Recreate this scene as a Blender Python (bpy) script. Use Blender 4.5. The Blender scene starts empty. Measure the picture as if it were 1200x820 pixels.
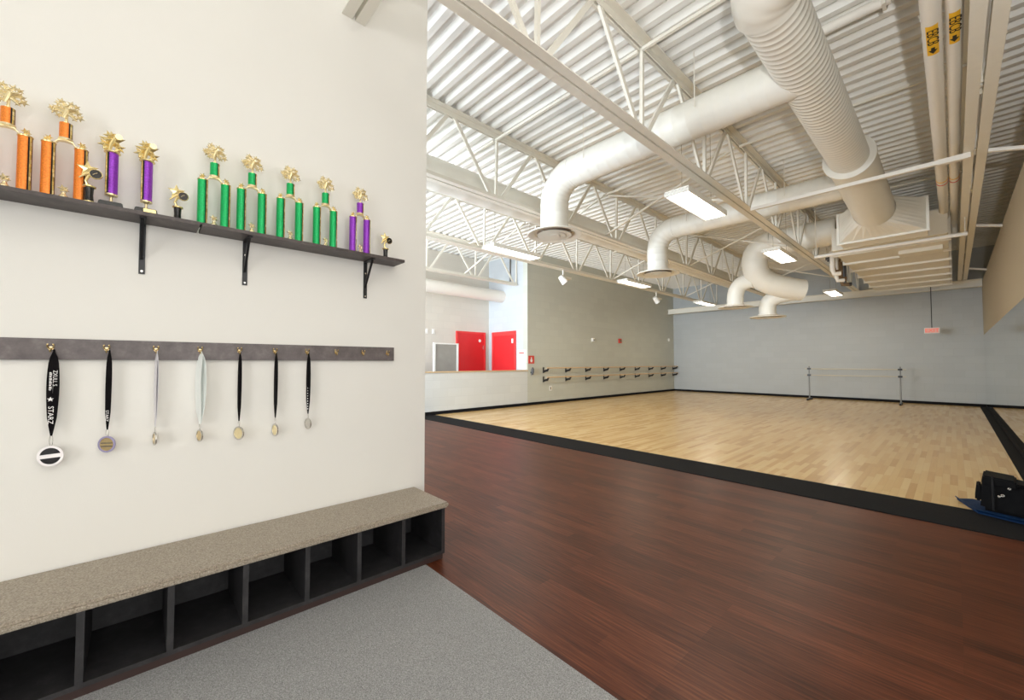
import bpy, bmesh, math, random
from mathutils import Vector, Matrix
random.seed(7)
SC = bpy.context.scene
COL = SC.collection
PI = math.pi

# ------------------------------------------------------------------ materials
def new_mat(name):
    m = bpy.data.materials.new(name); m.use_nodes = True
    nt = m.node_tree
    return m, nt, nt.nodes, nt.links, nt.nodes['Principled BSDF']

def plain(name, col, rough=.5, metal=0., var=.06, scale=25., bump=0., bscale=None, spec=None, coat=0.):
    m, nt, N, L, B = new_mat(name)
    tc = N.new('ShaderNodeTexCoord'); nz = N.new('ShaderNodeTexNoise')
    nz.inputs['Scale'].default_value = scale; nz.inputs['Detail'].default_value = 4
    L.new(tc.outputs['Object'], nz.inputs['Vector'])
    mx = N.new('ShaderNodeMix'); mx.data_type = 'RGBA'
    mx.inputs['A'].default_value = (*[c*(1-var) for c in col], 1)
    mx.inputs['B'].default_value = (*[min(1, c*(1+var)) for c in col], 1)
    L.new(nz.outputs['Fac'], mx.inputs['Factor']); L.new(mx.outputs['Result'], B.inputs['Base Color'])
    B.inputs['Roughness'].default_value = rough; B.inputs['Metallic'].default_value = metal
    if spec is not None: B.inputs['Specular IOR Level'].default_value = spec
    if coat: B.inputs['Coat Weight'].default_value = coat; B.inputs['Coat Roughness'].default_value = .12
    if bump:
        n2 = N.new('ShaderNodeTexNoise'); n2.inputs['Scale'].default_value = bscale or scale*6
        L.new(tc.outputs['Object'], n2.inputs['Vector'])
        b = N.new('ShaderNodeBump'); b.inputs['Strength'].default_value = bump; b.inputs['Distance'].default_value = .01
        L.new(n2.outputs['Fac'], b.inputs['Height']); L.new(b.outputs['Normal'], B.inputs['Normal'])
    return m

def emit(name, col, s):
    m, nt, N, L, B = new_mat(name)
    B.inputs['Base Color'].default_value = (*[min(.8, .15+c*.6) for c in col], 1)
    B.inputs['Emission Color'].default_value = (*col, 1); B.inputs['Emission Strength'].default_value = s
    return m

def swizzle(N, L, order):
    tc = N.new('ShaderNodeTexCoord'); s = N.new('ShaderNodeSeparateXYZ'); c = N.new('ShaderNodeCombineXYZ')
    L.new(tc.outputs['Object'], s.inputs[0])
    for i, a in enumerate(order):
        if a != '0': L.new(s.outputs[a], c.inputs[i])
    return c.outputs[0], tc

def block_wall(name, col, order, rough=.6):
    """painted concrete block: faint mortar joints, slight block to block tone change"""
    m, nt, N, L, B = new_mat(name)
    v, tc = swizzle(N, L, order)
    br = N.new('ShaderNodeTexBrick'); L.new(v, br.inputs['Vector'])
    br.inputs['Scale'].default_value = 1; br.inputs['Brick Width'].default_value = .46; br.inputs['Row Height'].default_value = .23
    br.inputs['Mortar Size'].default_value = .007; br.inputs['Mortar Smooth'].default_value = .6
    br.inputs['Color1'].default_value = (*[c*1.02 for c in col], 1); br.inputs['Color2'].default_value = (*[c*.97 for c in col], 1)
    br.inputs['Mortar'].default_value = (*[c*.94 for c in col], 1)
    L.new(br.outputs['Color'], B.inputs['Base Color'])
    B.inputs['Roughness'].default_value = rough
    b = N.new('ShaderNodeBump'); b.inputs['Strength'].default_value = .2; b.inputs['Distance'].default_value = .005; b.invert = True
    L.new(br.outputs['Fac'], b.inputs['Height']); L.new(b.outputs['Normal'], B.inputs['Normal'])
    return m

def planks(name, ramp, order, bw, rh, rough, grain=(2.5, 60.), gcol=.25, bump=.05, mortar=.0012, mortarc=.55, coat=0., bigvar=0.):
    m, nt, N, L, B = new_mat(name)
    v, tc = swizzle(N, L, order)
    br = N.new('ShaderNodeTexBrick'); L.new(v, br.inputs['Vector'])
    br.inputs['Scale'].default_value = 1; br.inputs['Brick Width'].default_value = bw; br.inputs['Row Height'].default_value = rh
    br.inputs['Mortar Size'].default_value = mortar; br.inputs['Mortar Smooth'].default_value = .2
    br.offset = .37; br.offset_frequency = 3
    br.inputs['Color1'].default_value = (0, 0, 0, 1); br.inputs['Color2'].default_value = (1, 1, 1, 1); br.inputs['Mortar'].default_value = (.5, .5, .5, 1)
    mp = N.new('ShaderNodeMapping'); mp.inputs['Scale'].default_value = (grain[0], grain[1], 1); L.new(v, mp.inputs['Vector'])
    g = N.new('ShaderNodeTexNoise'); g.inputs['Scale'].default_value = 1; g.inputs['Detail'].default_value = 6; g.inputs['Roughness'].default_value = .65
    L.new(mp.outputs[0], g.inputs['Vector'])
    mth = N.new('ShaderNodeMix'); mth.inputs['Factor'].default_value = gcol
    L.new(br.outputs['Color'], mth.inputs['A']); L.new(g.outputs['Fac'], mth.inputs['B'])
    cr = N.new('ShaderNodeValToRGB'); els = cr.color_ramp.elements
    els[0].position = ramp[0][0]; els[0].color = (*ramp[0][1], 1); els[1].position = ramp[-1][0]; els[1].color = (*ramp[-1][1], 1)
    for p, c in ramp[1:-1]:
        e = els.new(p); e.color = (*c, 1)
    L.new(mth.outputs['Result'], cr.inputs['Fac'])
    mx = N.new('ShaderNodeMix'); mx.data_type = 'RGBA'; mx.blend_type = 'MULTIPLY'
    L.new(br.outputs['Fac'], mx.inputs['Factor']); L.new(cr.outputs['Color'], mx.inputs['A']); mx.inputs['B'].default_value = (mortarc, mortarc, mortarc, 1)
    L.new(mx.outputs['Result'], B.inputs['Base Color'])
    B.inputs['Roughness'].default_value = rough
    if coat: B.inputs['Coat Weight'].default_value = coat; B.inputs['Coat Roughness'].default_value = .08
    b = N.new('ShaderNodeBump'); b.inputs['Strength'].default_value = bump; b.inputs['Distance'].default_value = .004
    L.new(g.outputs['Fac'], b.inputs['Height']); L.new(b.outputs['Normal'], B.inputs['Normal'])
    return m

def speckle(name, cols, scale, rough=.5, bump=0., detail=2.):
    m, nt, N, L, B = new_mat(name)
    tc = N.new('ShaderNodeTexCoord'); nz = N.new('ShaderNodeTexNoise'); nz.inputs['Scale'].default_value = scale
    nz.inputs['Detail'].default_value = detail; nz.inputs['Roughness'].default_value = .7
    L.new(tc.outputs['Object'], nz.inputs['Vector'])
    cr = N.new('ShaderNodeValToRGB'); els = cr.color_ramp.elements
    els[0].position = cols[0][0]; els[0].color = (*cols[0][1], 1); els[1].position = cols[-1][0]; els[1].color = (*cols[-1][1], 1)
    for p, c in cols[1:-1]:
        e = els.new(p); e.color = (*c, 1)
    L.new(nz.outputs['Fac'], cr.inputs['Fac']); L.new(cr.outputs['Color'], B.inputs['Base Color'])
    B.inputs['Roughness'].default_value = rough
    if bump:
        b = N.new('ShaderNodeBump'); b.inputs['Strength'].default_value = bump; b.inputs['Distance'].default_value = .006
        L.new(nz.outputs['Fac'], b.inputs['Height']); L.new(b.outputs['Normal'], B.inputs['Normal'])
    return m

def foil(name, col):
    """holographic trophy foil: metallic with a fine cell shimmer"""
    m, nt, N, L, B = new_mat(name)
    tc = N.new('ShaderNodeTexCoord'); vo = N.new('ShaderNodeTexVoronoi'); vo.inputs['Scale'].default_value = 180
    L.new(tc.outputs['Object'], vo.inputs['Vector'])
    mx = N.new('ShaderNodeMix'); mx.data_type = 'RGBA'
    mx.inputs['A'].default_value = (*[c*.75 for c in col], 1); mx.inputs['B'].default_value = (*[min(1, c*1.25) for c in col], 1)
    L.new(vo.outputs['Distance'], mx.inputs['Factor']); L.new(mx.outputs['Result'], B.inputs['Base Color'])
    B.inputs['Roughness'].default_value = .32; B.inputs['Metallic'].default_value = .35
    return m

M = {}
M['cream'] = plain('cream_wall_paint', (.79, .775, .735), .75, var=.015, scale=3, bump=.06, bscale=220)
M['block_back'] = block_wall('blue_grey_block_back', (.46, .485, .495), ('X', 'Z', '0'))
M['block_side'] = block_wall('green_grey_block_side', (.56, .575, .515), ('Y', 'Z', '0'))
M['block_half'] = block_wall('pale_block_half_wall', (.66, .685, .685), ('Y', 'Z', '0'))
M['block_pale'] = block_wall('pale_blue_block', (.54, .575, .61), ('X', 'Z', '0'))
M['block_beige'] = block_wall('beige_block', (.70, .67, .60), ('Y', 'Z', '0'))
M['tan_wall'] = plain('tan_bulkhead_paint', (.44, .375, .27), .7, var=.03, scale=4, bump=.05, bscale=160)
M['shell'] = plain('white_shell_paint', (.72, .70, .66), .8, var=.02, scale=3)
M['deck'] = plain('painted_roof_deck', (.86, .855, .82), .5, var=.03, scale=6)
M['steel'] = plain('cream_painted_steel', (.82, .795, .715), .5, var=.03, scale=12)
M['duct'] = plain('white_painted_duct', (.86, .85, .79), .38, var=.02, scale=9)
M['pipe'] = plain('white_painted_pipe', (.86, .83, .77), .42, var=.02, scale=9)
M['white'] = plain('white_paint', (.86, .86, .84), .45, var=.02)
M['reflector'] = plain('white_enamel_reflector', (.9, .9, .86), .3, var=.01)
M['carpet'] = speckle('grey_loop_carpet', [(.28, (.11, .11, .113)), (.5, (.285, .286, .292)), (.72, (.48, .482, .49))], 210, .95, .5, 3)
M['cherry'] = planks('cherry_vinyl_plank', [(.26, (.018, .005, .0025)), (.42, (.064, .0155, .0065)), (.56, (.110, .028, .0115)), (.76, (.19, .060, .027))],
                     ('X', 'Y', '0'), .9, .095, .40, (3.5, 85.), .84, .0, .0006, .75)
M['cherry'].node_tree.nodes['Principled BSDF'].inputs['Specular IOR Level'].default_value = .25
M['maple'] = planks('maple_strip_floor', [(.0, (.42, .22, .08)), (.16, (.58, .355, .14)), (.4, (.70, .465, .20)), (1., (.80, .585, .295))],
                    ('Y', 'X', '0'), .62, .062, .23, (1.5, 26.), .34, .0, .0009, .80)
M['maple'].node_tree.nodes['Principled BSDF'].inputs['Specular IOR Level'].default_value = .6
M['rubber'] = speckle('black_rubber', [(.3, (.006, .006, .007)), (.7, (.014, .014, .016))], 120, .8, .1)
M['rubber'].node_tree.nodes['Principled BSDF'].inputs['Specular IOR Level'].default_value = .12
M['laminate'] = speckle('charcoal_slate_laminate', [(.3, (.0115, .011, .012)), (.55, (.023, .022, .024)), (.75, (.043, .040, .042))], 16, .55, .05, 6)
M['rail'] = speckle('brown_grey_slate_laminate', [(.3, (.085, .069, .069)), (.55, (.135, .113, .112)), (.78, (.22, .19, .185))], 14, .42, .04, 7)
M['shelf'] = speckle('dark_slate_laminate', [(.3, (.048, .036, .034)), (.55, (.078, .061, .058)), (.78, (.13, .107, .10))], 14, .45, .04, 7)
M['toe'] = plain('brown_toe_kick', (.035, .016, .013), .6)
M['counter'] = speckle('speckled_tan_counter', [(.3, (.13, .10, .075)), (.45, (.28, .235, .18)), (.6, (.38, .33, .265)), (.75, (.54, .49, .41))], 150, .42, .03, 3)
M['cap'] = planks('light_wood_cap', [(.1, (.52, .36, .2)), (.9, (.72, .55, .34))], ('Y', 'X', '0'), 4, .4, .4, (2, 40), .9, .03)
M['barwood'] = plain('barre_wood', (.66, .47, .28), .4, var=.1, scale=40)
M['barpale'] = plain('pale_barre_bar', (.56, .52, .41), .4, var=.06, scale=40)
M['blackmetal'] = plain('black_bracket_metal', (.016, .016, .018), .38, .2)
M['brass'] = plain('brass_hook', (.72, .56, .30), .22, .9)
M['nickel'] = plain('silver_metal', (.62, .60, .56), .25, .9)
M['silver'] = plain('satin_silver', (.86, .82, .82), .35, .25)
M['gold'] = plain('gold_plastic', (.86, .70, .34), .24, .75, var=.08, scale=60)
M['palegold'] = plain('pale_gold_plastic', (.92, .79, .48), .24, .7, var=.08, scale=60)
M['blackgloss'] = plain('black_gloss', (.012, .011, .012), .16)
M['orange'] = foil('orange_foil', (.86, .235, .03))
M['green'] = foil('green_foil', (.005, .42, .115))
M['purple'] = foil('purple_foil', (.27, .04, .50))
M['stripe'] = planks('gold_black_stripe', [(.0, (.10, .04, .01)), (.5, (.75, .52, .16)), (1., (.95, .85, .55))], ('Y', 'Z', '0'), .012, .02, .25, (8, 60), .5, 0)
M['ribbonblack'] = plain('black_ribbon', (.006, .005, .006), .8, var=.2, scale=90, spec=.1)
M['ribbonwhite'] = plain('white_ribbon', (.86, .90, .88), .5, var=.04, scale=90)
M['ribbonlilac'] = plain('lilac_white_ribbon', (.74, .72, .76), .5, var=.05, scale=90)
M['print'] = plain('white_print', (.88, .86, .86), .6)
M['lilac'] = plain('lilac_enamel', (.36, .33, .52), .35, .2)
M['red'] = plain('red_door_paint', (.72, .025, .03), .4, var=.04, scale=5)
M['redframe'] = plain('red_frame_paint', (.78, .05, .05), .4, var=.03, scale=5)
M['greyboard'] = plain('grey_board', (.32, .31, .285), .6, var=.15, scale=4)
M['paper'] = plain('white_paper', (.9, .9, .9), .8)
M['signred'] = plain('sign_red', (.66, .06, .04), .5)
M['yellow'] = plain('pipe_label_yellow', (.92, .52, .02), .5)
M['black'] = plain('black_ink', (.012, .011, .01), .6)
M['darkgrey'] = plain('dark_grey', (.07, .07, .075), .5)
M['insul'] = plain('brown_insulation', (.20, .13, .07), .7, var=.2)
M['gapshade'] = plain('tan_gap_shade', (.36, .27, .20), .7)  # tan tone standing in for shade between the diffuser rings
M['strap'] = plain('black_webbing', (.018, .018, .02), .7, var=.2, spec=.15)
M['postgrey'] = plain('grey_post_metal', (.24, .24, .235), .4, .5)
M['bagcloth'] = plain('black_nylon', (.004, .004, .005), .7, spec=.12, var=.3, scale=60, bump=.2, bscale=300)
M['blue'] = plain('blue_plastic', (.005, .028, .09), .6, var=.1, spec=.15)
M['lamp'] = emit('fluorescent_lamp', (1., .96, .86), 9.)
M['exitlit'] = emit('exit_panel', (1., .45, .36), .12)
M['exitred'] = emit('exit_letters', (1., .06, .02), .35)
def mirror_mat():
    m, nt, N, L, B = new_mat('mirror_glass')
    nz = N.new('ShaderNodeTexNoise'); nz.inputs['Scale'].default_value = .6
    mr = N.new('ShaderNodeMapRange'); mr.inputs['To Min'].default_value = .01; mr.inputs['To Max'].default_value = .03
    L.new(nz.outputs['Fac'], mr.inputs['Value']); L.new(mr.outputs[0], B.inputs['Roughness'])
    B.inputs['Base Color'].default_value = (.80, .82, .80, 1); B.inputs['Metallic'].default_value = 1
    return m
M['mirror'] = mirror_mat()
M['glass'] = plain('window_glass', (.9, .95, 1.), .05)
M['glass'].node_tree.nodes['Principled BSDF'].inputs['Transmission Weight'].default_value = 1

# ------------------------------------------------------------------ mesh builder
class MB:
    def __init__(s): s.bm = bmesh.new()
    def face(s, vs):
        try: return s.bm.faces.new(vs)
        except ValueError: return None
    def hull8(s, P):
        v = [s.bm.verts.new(p) for p in P]
        for f in ((0, 3, 2, 1), (4, 5, 6, 7), (0, 1, 5, 4), (1, 2, 6, 5), (2, 3, 7, 6), (3, 0, 4, 7)): s.face([v[i] for i in f])
        return s
    def box(s, x0, y0, z0, x1, y1, z1):
        return s.hull8([(x0, y0, z0), (x1, y0, z0), (x1, y1, z0), (x0, y1, z0), (x0, y0, z1), (x1, y0, z1), (x1, y1, z1), (x0, y1, z1)])
    def bar(s, p, q, w, t, up=(0, 0, 1)):
        p, q = Vector(p), Vector(q); d = (q-p).normalized(); up = Vector(up)
        if abs(d.dot(up)) > .98: up = Vector((1, 0, 0))
        a = d.cross(up).normalized()*w/2; b = a.cross(d).normalized()*t/2
        return s.hull8([p-a-b, p+a-b, p+a+b, p-a+b, q-a-b, q+a-b, q+a+b, q-a+b])
    def tube(s, pts, r, seg=16, caps=True, closed=False):
        """r: number or list per point"""
        P = [Vector(p) for p in pts]; n = len(P); R = r if isinstance(r, (list, tuple)) else [r]*n
        T = []
        for i in range(n):
            a = P[(i-1) % n] if (closed or i > 0) else P[0]; b = P[(i+1) % n] if (closed or i < n-1) else P[-1]
            t = (b-a)
            T.append(t.normalized() if t.length > 1e-9 else (T[-1] if T else Vector((0, 0, 1))))
        ref = Vector((0, 0, 1)) if abs(T[0].z) < .9 else Vector((1, 0, 0))
        u = T[0].cross(ref).normalized(); rings = []
        for i in range(n):
            u = (u - T[i]*u.dot(T[i])).normalized(); w = T[i].cross(u)
            rings.append([s.bm.verts.new(P[i]+(u*math.cos(2*PI*k/seg)+w*math.sin(2*PI*k/seg))*R[i]) for k in range(seg)])
        for i in range(n if closed else n-1):
            A, B = rings[i], rings[(i+1) % n]
            for k in range(seg): s.face([A[k], A[(k+1) % seg], B[(k+1) % seg], B[k]])
        if caps and not closed:
            s.face(list(reversed(rings[0]))); s.face(rings[-1])
        return s
    def cyl(s, p, q, r, seg=16, r2=None): return s.tube([p, q], [r, r if r2 is None else r2], seg)
    def lathe(s, prof, c=(0, 0, 0), seg=32, rot=None):
        c = Vector(c); rings = []
        for r, z in prof:
            ring = []
            for k in range(seg):
                v = Vector((r*math.cos(2*PI*k/seg), r*math.sin(2*PI*k/seg), z))
                if rot: v = rot @ v
                ring.append(s.bm.verts.new(c+v))
            rings.append(ring)
        for A, B in zip(rings, rings[1:]):
            for k in range(seg): s.face([A[k], A[(k+1) % seg], B[(k+1) % seg], B[k]])
        if prof[0][0] > 1e-6: s.face(list(reversed(rings[0])))
        if prof[-1][0] > 1e-6: s.face(rings[-1])
        return s
    def prism(s, pts, vec):
        vec = Vector(vec); A = [s.bm.verts.new(Vector(p)) for p in pts]; B = [s.bm.verts.new(Vector(p)+vec) for p in pts]; n = len(A)
        s.face(list(reversed(A))); s.face(B)
        for i in range(n): s.face([A[i], A[(i+1) % n], B[(i+1) % n], B[i]])
        return s
    def ball(s, c, r, sx=1, sy=1, sz=1, seg=12):
        mt = Matrix.Translation(Vector(c)) @ Matrix.Diagonal((sx*r, sy*r, sz*r, 1))
        bmesh.ops.create_uvsphere(s.bm, u_segments=seg, v_segments=max(6, seg//2+1), radius=1, matrix=mt); return s
    def star(s, c, R, t, n=5, inner=.42, rot=0., tilt=None):
        """puffy star facing +X, thickness t"""
        c = Vector(c); rim = []
        tm = tilt or Matrix.Identity(3)
        for k in range(2*n):
            a = PI/2+rot+PI*k/n; r = R if k % 2 == 0 else R*inner
            rim.append(s.bm.verts.new(c+tm @ Vector((0, r*math.cos(a), r*math.sin(a)))))
        f = s.bm.verts.new(c+tm @ Vector((t, 0, 0))); b = s.bm.verts.new(c+tm @ Vector((-t, 0, 0)))
        for k in range(2*n):
            s.face([rim[k], rim[(k+1) % (2*n)], f]); s.face([rim[(k+1) % (2*n)], rim[k], b])
        return s
    def build(s, name, mat, parent=None, smooth=False, bevel=0., world=False, sharp=35):
        bm = s.bm
        bmesh.ops.recalc_face_normals(bm, faces=bm.faces)
        if world and parent is not None:
            bmesh.ops.translate(bm, verts=bm.verts, vec=-ROOTLOC[rootof(parent).name])
        if bevel:
            es = [e for e in bm.edges if len(e.link_faces) == 2 and e.calc_face_angle(0) > .6]
            bmesh.ops.bevel(bm, geom=es, offset=bevel, segments=2, affect='EDGES', clamp_overlap=True)
        me = bpy.data.meshes.new(name); bm.to_mesh(me); bm.free()
        me.materials.append(M[mat] if isinstance(mat, str) else mat)
        if smooth:
            for p in me.polygons: p.use_smooth = True
            try: me.set_sharp_from_angle(angle=math.radians(sharp))
            except Exception: pass
        o = bpy.data.objects.new(name, me); COL.objects.link(o)
        if parent is not None: o.parent = parent
        return o

ROOTLOC = {}
def rootof(o):
    while o.parent is not None: o = o.parent
    return o
def thing(name, label, cat, loc=(0, 0, 0), group=None):
    o = bpy.data.objects.new(name, None); COL.objects.link(o); o.location = loc; o.empty_display_size = .05
    ROOTLOC[o.name] = Vector(loc)
    o['label'] = label; o['category'] = cat
    if group: o['group'] = group
    return o
def tag(o, label, cat, group=None):
    o['label'] = label; o['category'] = cat
    if group: o['group'] = group
    return o
def struct(o, label=None):
    o['kind'] = 'structure'
    if label: o['label'] = label
    return o
def dup(root, loc, label, group=None):
    r = root.copy(); COL.objects.link(r); r.location = loc; r['label'] = label
    ROOTLOC[r.name] = Vector(loc)
    if group: r['group'] = group
    for ch in list(root.children):
        c = ch.copy(); COL.objects.link(c); c.parent = r
        for g in list(ch.children):
            d = g.copy(); COL.objects.link(d); d.parent = c
    return r
def text_mesh(txt, size, mat4, mb, depth=.0006, sx=1.):
    cu = bpy.data.curves.new('lettering', 'FONT'); cu.body = txt; cu.size = size; cu.extrude = depth; cu.align_x = 'CENTER'; cu.align_y = 'CENTER'
    cu.resolution_u = 3
    o = bpy.data.objects.new('lettering', cu); COL.objects.link(o)
    dg = bpy.context.evaluated_depsgraph_get(); me = bpy.data.meshes.new_from_object(o.evaluated_get(dg))
    me.transform(mat4 @ Matrix.Diagonal((sx, 1, 1, 1))); mb.bm.from_mesh(me)
    bpy.data.objects.remove(o); bpy.data.curves.remove(cu); bpy.data.meshes.remove(me)
    return mb
def basis(c, ex, ey):
    ex, ey = Vector(ex).normalized(), Vector(ey).normalized(); ez = ex.cross(ey)
    m = Matrix((ex, ey, ez)).transposed().to_4x4(); m.translation = Vector(c); return m
def arc(c, r, a0, a1, eu, ev, n=10):
    c, eu, ev = Vector(c), Vector(eu), Vector(ev)
    return [c+eu*r*math.cos(a0+(a1-a0)*i/n)+ev*r*math.sin(a0+(a1-a0)*i/n) for i in range(n+1)]

# ------------------------------------------------------------------ the room
XP = -2.95            # cream partition face
XL, YB, XM = -9.35, 19.45, .65     # barre wall, back wall, mirror wall
DZ = 5.04             # underside of roof deck
YC = 9.28             # where the barre wall starts
XA = -11.32           # alcove wall

struct(MB().box(-12, -6, -.2, 4.6, 20, 0).build('floor', 'cherry'))
struct(MB().box(XP, -6, 0, 4.4, 1.49, .006).build('floor_carpet', 'carpet'))
struct(MB().box(XL, 5.80, 0, XM, YB, .012).build('floor_maple', 'maple'))
t = MB()
t.hull8([(XL, 5.22, 0), (XM, 5.12, 0), (XM, 5.80, 0), (XL, 5.80, 0), (XL, 5.23, .008), (XM, 5.13, .008), (XM, 5.80, .015), (XL, 5.80, .015)])
struct(t.build('trim_1', 'rubber'))
struct(MB().box(XM-.13, 5.8, .012, XM, YB, .018).build('trim_2', 'rubber'))
struct(MB().box(XL+.0, 5.22, 0, XL+.02, YB, .10).build('baseboard_left', 'rubber'))
struct(MB().box(XL, YB-.02, .0, XM, YB, .10).build('baseboard_back', 'rubber'))

# roof deck: trapezoid flutes running along X
t = MB(); prof = []
y = -6.0; pitch = .212
while y < 20.1:
    prof += [(y, DZ), (y+.075, DZ), (y+.112, DZ+.075), (y+.175, DZ+.075)]
    y += pitch
for (x0, x1) in ((-12, 4.6),):
    A = [t.bm.verts.new((x0, a, b)) for a, b in prof]; B = [t.bm.verts.new((x1, a, b)) for a, b in prof]
    for i in range(len(A)-1): t.face([A[i], A[i+1], B[i+1], B[i]])
    c0 = [t.bm.verts.new(p) for p in ((x0, prof[0][0], DZ+.2), (x0, prof[-1][0], DZ+.2), (x1, prof[-1][0], DZ+.2), (x1, prof[0][0], DZ+.2))]
    t.face(c0)
    t.face([A[0], B[0], c0[3], c0[0]]); t.face([A[-1], c0[1], c0[2], B[-1]])
struct(t.build('ceiling', 'deck'))

struct(MB().box(XP-.14, -3.2, 0, XP, 1.74, DZ).build('wall_partition', 'cream'))
struct(MB().box(-12, YB, 0, 4.6, YB+.2, DZ).build('wall_back', 'block_back'))
struct(MB().box(XL-.2, YC, 0, XL, YB, DZ).build('wall_left', 'block_side'))
struct(MB().box(XL-.2, -1.6, 0, XL, YC, 1.125).build('wall_half', 'block_half'))
struct(MB().box(XL-.24, -1.6, 1.125, XL+.035, YC, 1.155).build('trim_3', 'cap', bevel=.004))
struct(MB().box(XA, YC, 0, XL-.2, YC+.2, DZ).build('wall_alcove', 'block_pale'))
struct(MB().box(XA-.2, -1.6, 0, XA, YC+.2, DZ).build('wall_side', 'block_beige'))
# mirrored wall with a tan bulkhead over it
struct(MB().box(XM+.012, 2.4, 0, XM+.2, YB, 2.26).build('wall_right', 'shell'))  # near end extended out of frame to cut off lobby light
struct(MB().box(XM, 2.4, 2.26, 1.25, YB, 3.92).build('wall_bulkhead', 'tan_wall'))
tag(MB().box(XM, 2.42, .1, XM+.012, YB-.03, 2.26).build('wall_mirror', 'mirror'),
    'tall wall mirror below the tan bulkhead, reflecting the grey block wall', 'mirror')
struct(MB().box(XM, 2.42, 0, XM+.012, YB, .1).build('baseboard_right', 'rubber'))
# shell of the lobby and hall, out of frame
def windowed(nameW, nameF, axis, pos, a0, a1, o0, o1, z0, z1, th):
    t = MB()
    def bx(u0, u1, za, zb):
        if axis == 'y': t.box(u0, pos-th, za, u1, pos, zb)
        else: t.box(pos, u0, za, pos+th, u1, zb)
    bx(a0, o0, 0, DZ); bx(o1, a1, 0, DZ); bx(o0, o1, 0, z0); bx(o0, o1, z1, DZ)
    struct(t.build(nameW, 'shell'))
    f = MB(); n = max(2, int((o1-o0)/1.4))
    for i in range(n+1):
        u = o0+(o1-o0)*i/n
        if axis == 'y': f.box(u-.03, pos-th*.8, z0, u+.03, pos-th*.3, z1)
        else: f.box(pos+th*.3, u-.03, z0, pos+th*.8, u+.03, z1)
    for z in (z0, z1-.06):
        if axis == 'y': f.box(o0, pos-th*.8, z, o1, pos-th*.3, z+.06)
        else: f.box(pos+th*.3, o0, z, pos+th*.8, o1, z+.06)
    struct(f.build(nameF, 'white'))
windowed('wall_hall', 'window_1', 'y', -1.6, XA-.2, XP-.14, -10.6, -3.6, .5, 4.3, .2)
windowed('wall_front', 'window_2', 'y', -5.5, XP-.14, 4.4, .9, 3.6, .3, 3.6, .2)  # unseen window, shifted to grade the light across the back wall
windowed('wall_lobby', 'window_3', 'x', 4.2, -5.7, 2.6, -2.0, 2.2, .3, 3.6, .2)  # unseen window, added to light the cream partition
struct(MB().box(XP-.14, -5.5, 0, XP, -3.2, DZ).build('wall_entry', 'cream'))
struct(MB().box(XM+.2, 2.4, 0, 4.4, 2.6, DZ).build('wall_corner', 'shell'))  # unseen wall, brought forward to shade the floor beside the mirror
struct(MB().box(4.4, 2.6, 0, 4.6, 20, DZ).build('wall_outer', 'shell'))

# ------------------------------------------------------------------ red doors
def door_L():
    t = MB(); a, b, z = 7.84, 9.09, 2.46
    t.box(XA, a, 0, XA+.05, a+.06, z); t.box(XA, b-.06, 0, XA+.05, b, z); t.box(XA, a+.06, z-.06, XA+.05, b-.06, z)
    fr = struct(t.build('door_1', 'redframe'))
    MB().box(XA+.004, a+.06, .02, XA+.03, b-.06, z-.06).build('door_leaf', 'red', fr)
    MB().cyl((XA+.03, 8.84, 2.16), (XA+.036, 8.84, 2.16), .055, 20).build('door_sign', 'paper', fr)['label'] = 'small round white sign'
    MB().box(XA+.03, 8.97, 1.86, XA+.05, 9.02, 2.0).build('door_hinge', 'nickel', fr)
    MB().tube([(XA+.03, 7.99, 1.1), (XA+.085, 7.99, 1.1), (XA+.085, 8.1, 1.1)], .012, 8).build('door_handle', 'nickel', fr, True)
def door_R():
    t = MB(); a, b, z = -11.10, -9.88, 2.46; y = YC
    t.box(a, y-.05, 0, a+.10, y, z); t.box(b-.06, y-.05, 0, b, y, z); t.box(a+.1, y-.05, z-.14, b-.06, y, z)
    fr = struct(t.build('door_2', 'redframe'))
    MB().box(a+.10, y-.03, .02, b-.06, y-.004, z-.14).build('door_leaf', 'red', fr)
    MB().box(-10.08, y-.035, 2.05, -10.0, y-.03, 2.2).build('door_sign', 'paper', fr)['label'] = 'small white sign'
    MB().tube([(a+.18, y-.03, 1.1), (a+.18, y-.085, 1.1), (a+.29, y-.085, 1.1)], .012, 8).build('door_handle', 'nickel', fr, True)
door_L(); door_R()

# ------------------------------------------------------------------ roof joists
JX = [.235, -2.32, -4.86, -7.28, -9.83]
PP = [2.42+1.7*i for i in range(11)]     # bottom panel points
ZB, ZT = 3.96, 4.94
def web(x, p, q, w): return MB().bar(p, q, w, w*.55, (1, 0, 0))
def make_joist(x, label, y0, y1, first=None):
    r = thing('roof_joist', label, 'roof joist', (x, y0, ZB), 'steel roof joists')
    for nm, z, s in (('bottom_chord', ZB, 1), ('top_chord', ZT+.1, -1)):
        t = MB()
        for sd in (-1, 1):
            a, b = sorted((x+sd*.012, x+sd*.1)); t.box(a, y0, min(z, z+s*.012), b, y1, max(z, z+s*.012))
            a, b = sorted((x+sd*.012, x+sd*.024)); t.box(a, y0, min(z+s*.012, z+s*.09), b, y1, max(z+s*.012, z+s*.09))
        t.build(nm, 'steel', r, world=True)
    ys = [p for p in PP if y0-.9 < p < y1+.2]
    for p in ys:
        b = (x, p, ZB+.05)
        for q in (p-.85, p+.85):
            if y0 < q < y1:
                for sd in (-1, 1):
                    pass
                MB().bar((x, p+(.10 if q > p else -.10), ZB+.05), (x, q+(-.05 if q > p else .05), ZT+.04), .055, .03, (1, 0, 0)).build('web_diagonal', 'steel', r, world=True)
        if y0 < p < y1:
            MB().bar((x, p, ZB+.05), (x, p+.02, ZT+.04), .038, .038, (0, 1, 0)).build('web_post', 'steel', r, world=True)
    return r
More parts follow.
